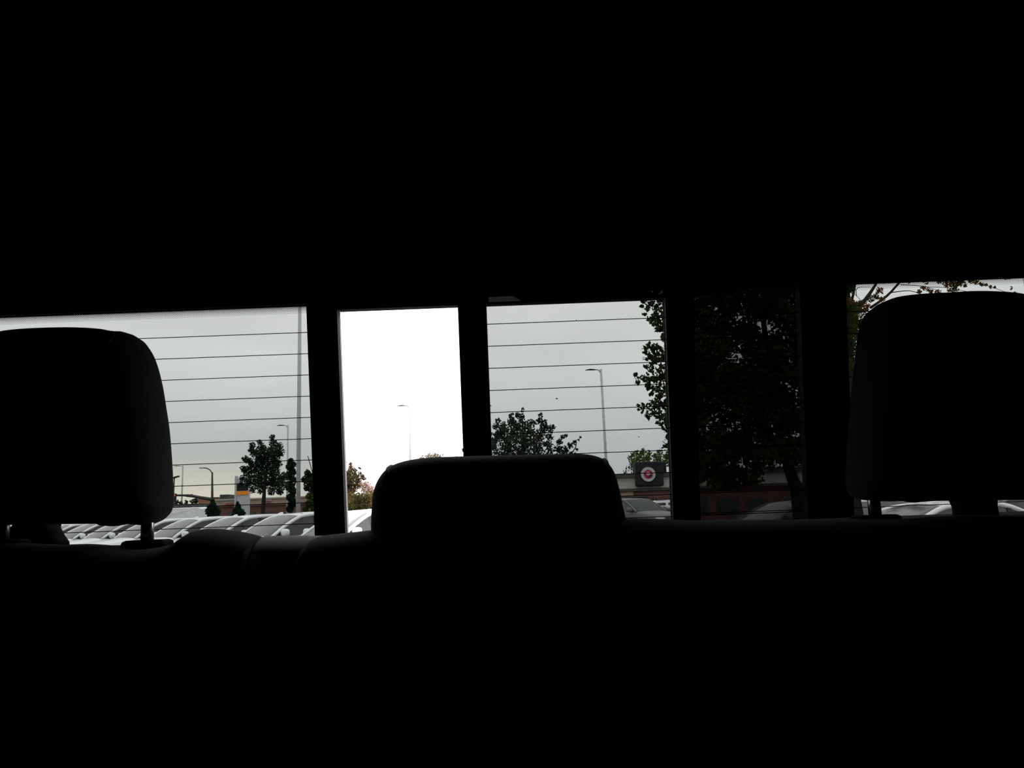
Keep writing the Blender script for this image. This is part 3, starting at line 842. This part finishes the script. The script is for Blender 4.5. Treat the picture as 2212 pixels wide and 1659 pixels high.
# ------------------------------------------------------------------ buildings
def store():
    Y = 95; base = ground_at(560, Y)
    root = empty('store_building', base); tag(root, 'low brick store with tan upper wall behind the tall pine', 'building')
    def X(px): return ground_at(px, Y).x - base.x
    def Z(px, py): return atY(px, py, Y).z
    zt, zb_ = Z(560, 1078.5), Z(560, 1090.5)
    x0, x1 = X(466), X(742)
    box('brick_wall', x0, x1, 0, 14, 0, zb_, M['brick'], root)
    box('upper_wall', x0, x1, -.15, 14, zb_, zt, M['tan'], root)
    box('parapet_cap', x0 - .1, x1 + .1, -.3, 14.1, zt, zt + .18, M['cream'], root)
    box('trim_band', x0, x1, -.22, 0, zb_ - .12, zb_ + .1, M['brick'], root)
    box('raised_parapet', X(470), X(488), .5, 6, zt + .18, zt + .75, M['cornice'], root)
    for (pa, pb, py0, py1) in ((488, 506, 1085, 1092), (575, 587, 1080, 1086)):
        sg = box('store_sign', X(pa), X(pb), -.3, -.15, Z((pa+pb)/2, py1), Z((pa+pb)/2, py0), M['tan'] if pa < 500 else M['cream'], root)
        n = 5
        for i in range(n):
            u0 = X(pa) + (X(pb) - X(pa)) * (i + .12) / n; u1 = X(pa) + (X(pb) - X(pa)) * (i + .8) / n
            za = Z((pa+pb)/2, py1); zc = Z((pa+pb)/2, py0)
            box('sign_letter', u0, u1, -.36, -.3, za + (zc - za) * .2, za + (zc - za) * (.8 if i % 2 else .65), M['redsign'], sg)
    for (pa, pb) in ((494, 506), (538, 552), (572, 590), (655, 675)):
        fr = box('shop_window', X(pa), X(pb), -.06, .1, .6, Z((pa+pb)/2, 1105), M['cornice'], root)
        box('window_pane', X(pa) + .08, X(pb) - .08, -.1, -.06, .7, Z((pa+pb)/2, 1105) - .1, M['winglass'], fr)
store()
def far_houses():
    Y = 120; base = ground_at(400, Y)
    root = empty('block_building', base); tag(root, 'long low grey building far behind the tall van roof', 'building')
    def X(px): return ground_at(px, Y).x - base.x
    def Z(px, py): return atY(px, py, Y).z
    box('wall', X(330), X(427), 0, 8, 0, Z(380, 1091), M['greywall'], root)
    box('roof_edge', X(329), X(428), -.2, 8.2, Z(380, 1091), Z(380, 1089.5), M['cornice'], root)
    for pa in (378, 396, 412):
        fr = box('window', X(pa), X(pa + 7), -.05, .05, Z(pa, 1097.5), Z(pa, 1093), M['cream'], root)
        box('window_pane', X(pa) + .08, X(pa + 7) - .08, -.09, -.05, Z(pa, 1097.5) + .06, Z(pa, 1093) - .06, M['winglass'], fr)
    Y2 = 130; base2 = ground_at(440, Y2)
    r2 = empty('terracotta_building', base2); tag(r2, 'small terracotta building under the signal mast arm', 'building')
    def X2(px): return ground_at(px, Y2).x - base2.x
    def Z2(px, py): return atY(px, py, Y2).z
    box('upper_wall', X2(427), X2(470), 0, 8, Z2(440, 1089), Z2(440, 1076), M['roofred'], r2)
    box('lower_wall', X2(427), X2(470), .1, 8, 0, Z2(440, 1089), M['tan'], r2)
    box('roof_edge', X2(426), X2(471), -.2, 8.2, Z2(440, 1076), Z2(440, 1075), M['cornice'], r2)
    fr = box('window', X2(446), X2(453), -.05, .12, Z2(450, 1099), Z2(450, 1092), M['cornice'], r2)
    box('window_pane', X2(446.5), X2(452.5), -.09, -.05, Z2(450, 1098.5), Z2(450, 1092.5), M['winglass'], fr)
far_houses()

def disc(name, cx, cz, r, y0, y1, mat, parent, seg=40, sx=1.0, sz=1.0, pts=None):
    bm = bmesh.new()
    P_ = pts or [(cx + r * sx * math.cos(2*math.pi*k/seg), cz + r * sz * math.sin(2*math.pi*k/seg)) for k in range(seg)]
    lo = [bm.verts.new((x, y0, z)) for x, z in P_]; hi = [bm.verts.new((x, y1, z)) for x, z in P_]
    bm.faces.new(lo); bm.faces.new(hi[::-1]); n = len(P_)
    for i in range(n): bm.faces.new((lo[i], lo[(i+1) % n], hi[(i+1) % n], hi[i]))
    return from_bm(name, bm, mat, parent)
def restaurant():
    Y = 80; base = ground_at(1400, Y)
    root = empty('restaurant_building', base); tag(root, 'restaurant with round red and white sign on a dark panel', 'building')
    def X(px, py=1040): return atY(px, py, Y).x - base.x
    def Z(px, py): return atY(px, py, Y).z
    xl, xr = X(1200), X(1760)
    zc1, zc0 = Z(1350, 1025), Z(1350, 1032)
    zw0 = Z(1350, 1056)
    box('lower_wall', xl, xr, 0, 16, 0, zw0, M['brick'], root)
    box('cream_band', xl, xr, -.15, 16, zw0, zc0, M['cream'], root)
    box('cornice', xl - .2, xr + .2, -.5, 16.2, zc0, zc1, M['cornice'], root)
    box('trim_band', xl, xr, -.35, 0, Z(1350, 1062), zw0, M['cornice'], root)
    box('awning', xl, X(1396), -1.0, 0, Z(1365, 1075), Z(1365, 1071.5), M['cornice'], root)
    box('tan_panel', xl, X(1366), -.1, .02, Z(1365, 1071), Z(1365, 1062), M['tan'], root)
    box('sign_panel', X(1371.5), X(1431), -.8, 1.2, Z(1400, 1050.5), Z(1400, 998), M['signpanel'], root, .12)
    box('roof_screen', X(1405), X(1443), .4, 3.0, zc1 - .5, Z(1425, 998.5), M['signpanel'], root)
    cx, cz = X(1397, 1025.5), Z(1397, 1025.5); k = Y / FPX
    lg = disc('logo_ring', cx, cz, 15.2 * k, -.95, -.8, M['logowhite'], root)
    disc('logo_disc', cx, cz + .3 * k, 9.3 * k, -1.0, -.95, M['logored'], lg)
    disc('logo_mark', cx - .5 * k, cz + 1.6 * k, 4.6 * k, -1.05, -1.0, M['logopink'], lg, 7)
    disc('logo_mark', cx + 4.4 * k, cz - 3.6 * k, 3.4 * k, -1.04, -1.0, M['logodark'], lg, 9, 1.25, .8)
    # small dark dashes of the ring lettering
    for i in range(22):
        a = 2 * math.pi * i / 22
        if 4.2 < a < 5.2: continue
        disc('ring_mark', cx + 12.3 * k * math.cos(a), cz + 12.3 * k * math.sin(a), .8 * k, -.97, -.95, M['logopink'], lg, 4)
    for pa in (1480, 1545, 1610, 1675):
        fr = box('shop_window', X(pa), X(pa + 46), -.08, .1, .6, Z(pa, 1076), M['cornice'], root)
        box('window_pane', X(pa) + .15, X(pa + 46) - .15, -.14, -.08, .75, Z(pa, 1076) - .15, M['winglass'], fr)
restaurant()

# ------------------------------------------------------------------ trees
def foliage(name, clusters, Y, leaf, mat, parent, origin, seed=1, k=7.0, flat=1.0, zspread=1.0):
    rnd = random.Random(seed); V, F = [], []
    span = [c_[0] for c_ in clusters]; half_w = max(1.0, (max(span) - min(span)) / 2); mid = (max(span) + min(span)) / 2
    for (px, py, r) in clusters:
        deep = min(2.6, 0.75 * half_w * Y / FPX) * math.sqrt(max(0.15, 1 - ((px - mid) / half_w) ** 2))
        Yc = Y + rnd.uniform(-1, 1) * deep          # the crown is as deep as it is wide
        c = atY(px, py, Yc) - origin; R_ = r * Yc / FPX
        R_ *= 1.12; n = max(10, int(8.0 * k * (R_ / leaf) ** 2))
        for _ in range(n):
            d = Vector((rnd.gauss(0, 1), rnd.gauss(0, 1), rnd.gauss(0, 1))).normalized() * (rnd.random() ** 0.45) * R_
            d.z *= flat
            p = c + d
            a = Vector((rnd.gauss(0, 1), rnd.gauss(0, 1), rnd.gauss(0, 1))).normalized()
            b_ = a.cross(Vector((rnd.gauss(0, 1), rnd.gauss(0, 1), rnd.gauss(0, 1)))).normalized()
            s = leaf * rnd.uniform(.55, 1.15)
            i = len(V)
            V += [p - a * s * .5, p + b_ * s * .36 - a * s * .05, p + a * s * .55, p - b_ * s * .36 - a * s * .05]
            F.append((i, i + 1, i + 2, i + 3))
    me = bpy.data.meshes.new(name); me.from_pydata(V, [], F)
    o = link(name, me, mat, parent); o['kind'] = 'stuff'
    return o
def tree(name, label, cat, px_base, Y, clusters, leaf, mat, trunk=None, branches=(), bark='bark', group=None, seed=1, k=7.0, extra=(), twig=.03):
    base = ground_at(px_base, Y)
    root = empty(name, base); tag(root, label, cat, group)
    foliage('foliage', clusters, Y, leaf, mat, root, base, seed, k)
    for (cl, mt, kk) in extra: foliage('foliage', cl, Y, leaf, mt, root, base, seed + 5, kk)
    if trunk:
        pts = [Vector((0, 0, 0))] + [atY(x, y, Y) - base for x, y, r in trunk]
        rad = [trunk[0][2] * Y / FPX * 1.25] + [r * Y / FPX for x, y, r in trunk]
        tube('trunk', pts, rad, M[bark], root, 8)
    for br in branches:
        tube('branch', spline([atY(x, y, Y) - base + Vector((0, 0.0, 0)) for x, y, r in br], 3), [max(twig, (br[0][2] + (br[-1][2] - br[0][2]) * i / (3 * (len(br) - 1))) * Y / FPX) for i in range(3 * (len(br) - 1) + 1)], M[bark], root, 6)
    return root
pine_cl = [(588, 945, 6), (590, 957, 8), (561, 955, 6), (565, 968, 10), (575, 980, 14), (592, 976, 14), (604, 963, 8), (606, 978, 9), (545, 962, 7), (541, 972, 6), (550, 978, 10), (562, 990, 14), (590, 992, 16), (530, 992, 8), (540, 997, 8), (545, 1008, 10), (565, 1008, 16), (590, 1012, 15), (527, 1014, 8), (538, 1022, 11), (560, 1028, 17), (590, 1032, 17), (524, 1034, 8), (540, 1042, 11), (565, 1046, 15), (592, 1048, 14), (520, 1046, 5), (546, 1058, 7), (612, 1030, 10), (610, 1048, 11), (562, 1062, 6), (586, 1062, 8), (605, 1062, 7), (600, 1003, 9)]
tree('pine_tree', 'tall dark pine tree between the orange-band sign and the lamp posts', 'tree', 567, 55, pine_cl, .15, M['needle'], [(568, 1105, 5), (570, 1075, 4.2), (572, 1045, 3.2), (578, 1000, 2.2), (588, 955, .8)],
     [((571, 1062, 2), (556, 1045, 1.5), (540, 1035, .8)), ((572, 1050, 2), (590, 1040, 1.5), (608, 1030, .8)), ((575, 1020, 1.8), (555, 1005, 1.2), (532, 995, .6))], 'barkdark', 'trees beyond the parked row', 3, 5.0)
tree('evergreen_tree', 'narrow dark evergreen behind the thick lamp post', 'tree', 629, 62, [(628, 996, 6), (626, 1008, 8), (634, 1004, 6), (630, 1020, 9), (622, 1028, 8), (632, 1038, 9), (627, 1052, 10), (634, 1062, 8), (628, 1074, 9), (632, 1088, 9), (626, 1098, 8)], .16, M['needle'], [(629, 1108, 3), (629, 1050, 2), (629, 1000, .8)], (), 'barkdark', 'trees beyond the parked row', 4, 10)
tree('leafy_tree', 'dark leafy tree partly hidden by the thick window post', 'tree', 676, 58, [(664, 1022, 7), (672, 1030, 10), (658, 1036, 7), (668, 1044, 11), (680, 1040, 12), (690, 1030, 14), (662, 1054, 6), (676, 1056, 10), (695, 1050, 12)], .16, M['darkleaf'], [(677, 1105, 3), (678, 1060, 2.4), (682, 1030, 1.6)],
     [((680, 1040, 1), (672, 1010, .5), (665, 985, .3)), ((682, 1030, 1), (677, 1000, .5), (676, 978, .3))], 'barkdark', 'trees beyond the parked row', 5, 8, [([(668, 1072, 7), (676, 1070, 9), (672, 1086, 9), (664, 1090, 7), (680, 1096, 10), (660, 1100, 7)], M['yellowleaf'], 7)])
tree('small_conifer', 'small dark conifer in front of the low terracotta building', 'shrub', 459, 40, [(459, 1083, 4), (460, 1090, 6), (457, 1097, 8), (463, 1101, 9), (452, 1105, 8), (468, 1108, 8), (459, 1113, 11)], .12, M['needle'], [(459, 1112, 1.2), (459, 1085, .5)], (), 'barkdark', 'small conifers', 6, 10)
tree('small_conifer', 'small pointed conifer in front of the white pylon sign', 'shrub', 515, 40, [(513, 1087, 3), (514, 1093, 5), (514, 1100, 7), (510, 1106, 8), (519, 1107, 8), (514, 1113, 11), (524, 1111, 6)], .12, M['needle'], [(514, 1112, 1.2), (514, 1088, .5)], (), 'barkdark', 'small conifers', 7, 10)
tree('distant_tree', 'hazy distant treetops above the grey building', 'tree', 400, 135, [(380, 1086, 6), (390, 1088, 5), (402, 1083, 3), (402, 1088, 4), (416, 1084, 5), (424, 1082, 6), (432, 1079, 5), (374, 1080, 5)], .45, M['greyleaf'], [(402, 1094, 1)], (), 'barkdark', 'distant trees', 8, 6)
red_cl = [(757, 1004, 5), (760, 1014, 7), (752, 1022, 7), (765, 1024, 10), (748, 1034, 9), (758, 1036, 11), (772, 1034, 10), (783, 1028, 4), (786, 1034, 4), (779, 1022, 3), (777, 1012, 3), (750, 1048, 10), (764, 1050, 12), (776, 1047, 8), (747, 1060, 8), (758, 1062, 9), (735, 1030, 14), (728, 1050, 14)]
tree('russet_tree', 'russet autumn tree in the open gap beside the window post', 'tree', 756, 50, red_cl, .14, M['redleaf'], [(756, 1090, 2), (757, 1040, 1.4), (758, 1005, .6)],
     [((756, 1030, .6), (750, 1005, .35), (744, 985, .2)), ((758, 1020, .5), (764, 1000, .3), (768, 986, .2)), ((760, 1025, .6), (775, 1005, .35), (786, 984, .2)), ((757, 1015, .5), (756, 998, .3), (752, 984, .2)), ((764, 1030, .5), (780, 1012, .3), (790, 998, .2))], 'bark', None, 9, 5, [([(747, 1058, 8), (745, 1048, 6), (750, 1064, 6)], M['darkleaf'], 6)], .012)
tree('pale_pink_shrub', 'pale pink feathery shrub beside the middle headrest in the gap', 'shrub', 792, 46, [(784, 1044, 6), (792, 1048, 8), (798, 1056, 9), (786, 1056, 9), (803, 1064, 9), (792, 1064, 8), (812, 1068, 10)], .12, M['pinkleaf'], [(792, 1090, 1)], (), 'bark', None, 10, 3)
hedge_cl = [(x, 1080 + (3 if i % 2 else -3) - (x - 742) * .037, 11) for i, x in enumerate(range(726, 842, 8))] + [(x, 1094 - (x - 742) * .037, 11) for x in range(726, 842, 8)]
tree('tan_hedge', 'tan and green hedge along the lot in the open gap', 'hedge', 778, 42, hedge_cl, .12, M['hedgeleaf'], [(778, 1100, 1)], (), 'bark', None, 11, 7)
tree('sparse_tree', 'thin brownish treetop just above the middle headrest in the gap', 'tree', 930, 90, [(915, 992, 8), (928, 987, 8), (940, 985, 8), (950, 988, 8), (905, 998, 7), (960, 996, 8), (930, 1002, 18), (944, 1020, 20), (985, 990, 4), (985, 1002, 8)],   .25, M['fadedleaf'], [(931, 1060, 1.2), (931, 1000, .6)], (), 'bark', 'distant trees', 12, 2.2, [([(930, 990, 8), (945, 988, 8), (915, 995, 6)], M['hedgeleaf'], 2)])
treeB = [(1128, 885, 5), (1118, 896, 6), (1126, 902, 8), (1105, 898, 6), (1104, 910, 9), (1076, 908, 5), (1072, 922, 8), (1088, 920, 9), (1112, 918, 12), (1130, 920, 12), (1148, 915, 9), (1168, 897, 5), (1166, 910, 8), (1178, 910, 5), (1176, 924, 10), (1190, 926, 8), (1195, 922, 5), (1085, 936, 14), (1110, 936, 17), (1140, 936, 17), (1168, 938, 13), (1188, 944, 8), (1070, 950, 15), (1098, 958, 18), (1130, 958, 18), (1160, 958, 16), (1184, 962, 10), (1060, 970, 14), (1090, 982, 20), (1125, 982, 20), (1160, 982, 18), (1188, 976, 8),
         (1040, 950, 12), (1030, 970, 14), (1002, 948, 3), (1001, 972, 4), (1010, 960, 7), (1012, 980, 10), (1016, 935, 5), (1002, 902, 3), (1215, 944, 5), (1222, 940, 4), (1209, 954, 7), (1205, 968, 9), (1220, 972, 9), (1232, 964, 7), (1240, 956, 5), (1250, 950, 3), (1254, 944, 3), (1212, 985, 12), (1235, 985, 10), (1246, 972, 3)]
tree('broadleaf_tree', 'dark broadleaf tree above the middle headrest in the sliding pane', 'tree', 1130, 45, treeB, .17, M['greyleaf'], [(1130, 1060, 6), (1130, 1000, 5), (1130, 950, 3), (1128, 900, 1)],
     [((1130, 980, 3), (1090, 950, 1.6), (1075, 915, .6)), ((1130, 970, 3), (1165, 940, 1.6), (1170, 900, .5)), ((1190, 1000, 2), (1238, 975, 1.2), (1245, 950, .5))], 'barkdark', None, 13, 4.6)
treeC = [(1366, 982, 5), (1360, 988, 5), (1375, 980, 7), (1372, 992, 9), (1388, 976, 7), (1386, 988, 10), (1402, 978, 6), (1400, 990, 9), (1414, 984, 6), (1425, 978, 7), (1422, 992, 9), (1438, 988, 7), (1446, 982, 8), (1366, 1000, 7), (1440, 1000, 8), (1460, 985, 12), (1390, 1002, 12), (1420, 1004, 12)]
tree('green_tree', 'bright green treetop above the dark restaurant sign panel', 'tree', 1400, 100, treeC, .32, M['limeleaf'], [(1400, 1060, 3), (1400, 1000, 2)], (), 'barkdark', None, 14, 4, [([(1362, 1008, 6), (1356, 1014, 6), (1350, 1020, 5), (1368, 1014, 7)], M['greyleaf'], 1.6)])

rnd = random.Random(77)
mapl = [(1398, 645, 12), (1420, 643, 14), (1388, 652, 4), (1412, 660, 13), (1432, 660, 16), (1386, 662, 4), (1398, 668, 6), (1392, 678, 4), (1405, 690, 8), (1420, 682, 14), (1435, 690, 14), (1418, 700, 9), (1430, 708, 12), (1440, 722, 10), (1420, 712, 5), (1433, 727, 7),
        (1394, 752, 7), (1404, 748, 9), (1418, 752, 10), (1398, 764, 8), (1412, 766, 13), (1430, 760, 12), (1394, 774, 6), (1412, 780, 10), (1432, 778, 12), (1396, 792, 6), (1408, 798, 8), (1424, 796, 10), (1438, 796, 10), (1374, 808, 4), (1380, 818, 6), (1392, 814, 9), (1402, 822, 12), (1420, 816, 13), (1436, 818, 12), (1378, 828, 5), (1400, 834, 8), (1414, 838, 9), (1432, 842, 12), (1408, 850, 7), (1424, 858, 10), (1388, 872, 4), (1382, 880, 6), (1392, 884, 9), (1406, 876, 10), (1420, 876, 12), (1436, 872, 12), (1398, 898, 7), (1412, 894, 9), (1428, 898, 10), (1440, 905, 10), (1422, 912, 5), (1432, 920, 6), (1438, 932, 5), (1442, 945, 4), (1446, 915, 9)]
inner = []
for i in range(640):
    x = rnd.uniform(1448, 1835); y = rnd.uniform(540, 1000)
    if y > 1000 - abs(x - 1640) * .15: continue
    inner.append((x, y, rnd.uniform(16, 28)))
for i in range(110): inner.append((rnd.uniform(1385, 1830), rnd.uniform(480, 640), rnd.uniform(16, 26)))
for i in range(95): inner.append((rnd.uniform(1488, 1640), rnd.uniform(955, 1046), rnd.uniform(10, 17)))
tree('maple_tree', 'big leafy maple overhanging the sliding pane, dark behind two layers of glass', 'tree', 1730, 13, mapl, .085, M['mapleleaf'], [(1722, 1060, 15), (1705, 1015, 12), (1690, 960, 11), (1670, 850, 9), (1650, 700, 6), (1640, 560, 3)],
     [((1690, 960, 7), (1600, 900, 4), (1480, 870, 2), (1410, 880, .6)), ((1680, 900, 7), (1590, 820, 4), (1480, 790, 2), (1400, 770, .6)), ((1705, 1010, 6), (1760, 960, 5), (1800, 850, 2)), ((1670, 850, 6), (1560, 720, 3), (1430, 680, .8))], 'barkdark', None, 15, 3.6, [(inner, M['mapleleaf'], 2.6)])
orc = [(1822, 646, 6), (1832, 652, 8), (1842, 660, 8), (1824, 664, 9), (1838, 672, 10), (1852, 672, 10), (1866, 652, 6), (1872, 662, 8), (1880, 645, 8), (1892, 640, 8), (1900, 628, 8), (1905, 646, 7), (1822, 685, 10), (1840, 690, 12), (1856, 692, 10), (1826, 702, 11), (1842, 708, 11), (1995, 622, 5), (2004, 626, 5), (2012, 630, 5), (1986, 630, 5), (2026, 630, 6), (2045, 612, 8), (2060, 612, 10), (2075, 610, 9), (2062, 624, 8), (2050, 626, 5), (2085, 616, 5), (2110, 610, 5), (2120, 614, 5), (2130, 616, 4), (2140, 620, 4), (2150, 620, 3), (2180, 640, 5), (2192, 634, 3), (2200, 638, 4), (2212, 645, 5), (2184, 622, 3), (2000, 608, 6), (1940, 604, 6), (1960, 608, 5), (2098, 606, 6), (2030, 604, 8), (1920, 600, 8)]
for i in range(34): orc.append((rnd.uniform(1814, 1868), rnd.uniform(652, 722), rnd.uniform(7, 11)))
for i in range(70): orc.append((rnd.uniform(1850, 2330), rnd.uniform(480, 602), rnd.uniform(5, 14)))
for i in range(110):
    x = rnd.uniform(1780, 2280); y = rnd.uniform(715, 1050); orc.append((x, y, rnd.uniform(14, 24)))
tree('autumn_tree', 'orange tinged tree with bare branches behind the far headrest', 'tree', 1850, 23, orc, .08, M['orangeleaf'], [(1842, 1060, 14), (1838, 900, 12), (1834, 760, 10), (1832, 680, 8), (1828, 600, 6)],
     [((1834, 700, 6), (1860, 660, 3.5), (1885, 625, 2.5), (1905, 590, 2)), ((1880, 665, 3), (1915, 640, 3), (1945, 608, 3), (1970, 580, 2)), ((1840, 650, 3), (1845, 625, 3), (1850, 590, 3)), ((1925, 632, 1.2), (1965, 628, .8), (1995, 638, .5), (2010, 640, .4)), ((1945, 615, 1), (1990, 618, .7), (2030, 628, .5)), ((1850, 640, 1), (1852, 622, .6), (1880, 620, .5)), ((2000, 620, .8), (2050, 622, .6), (2100, 632, .5), (2160, 640, .4)), ((2120, 612, .6), (2170, 630, .5), (2212, 645, .4)), ((1842, 632, .7), (1856, 645, .5), (1864, 660, .4))], 'barkdark', None, 16, 4.0, (), .008)
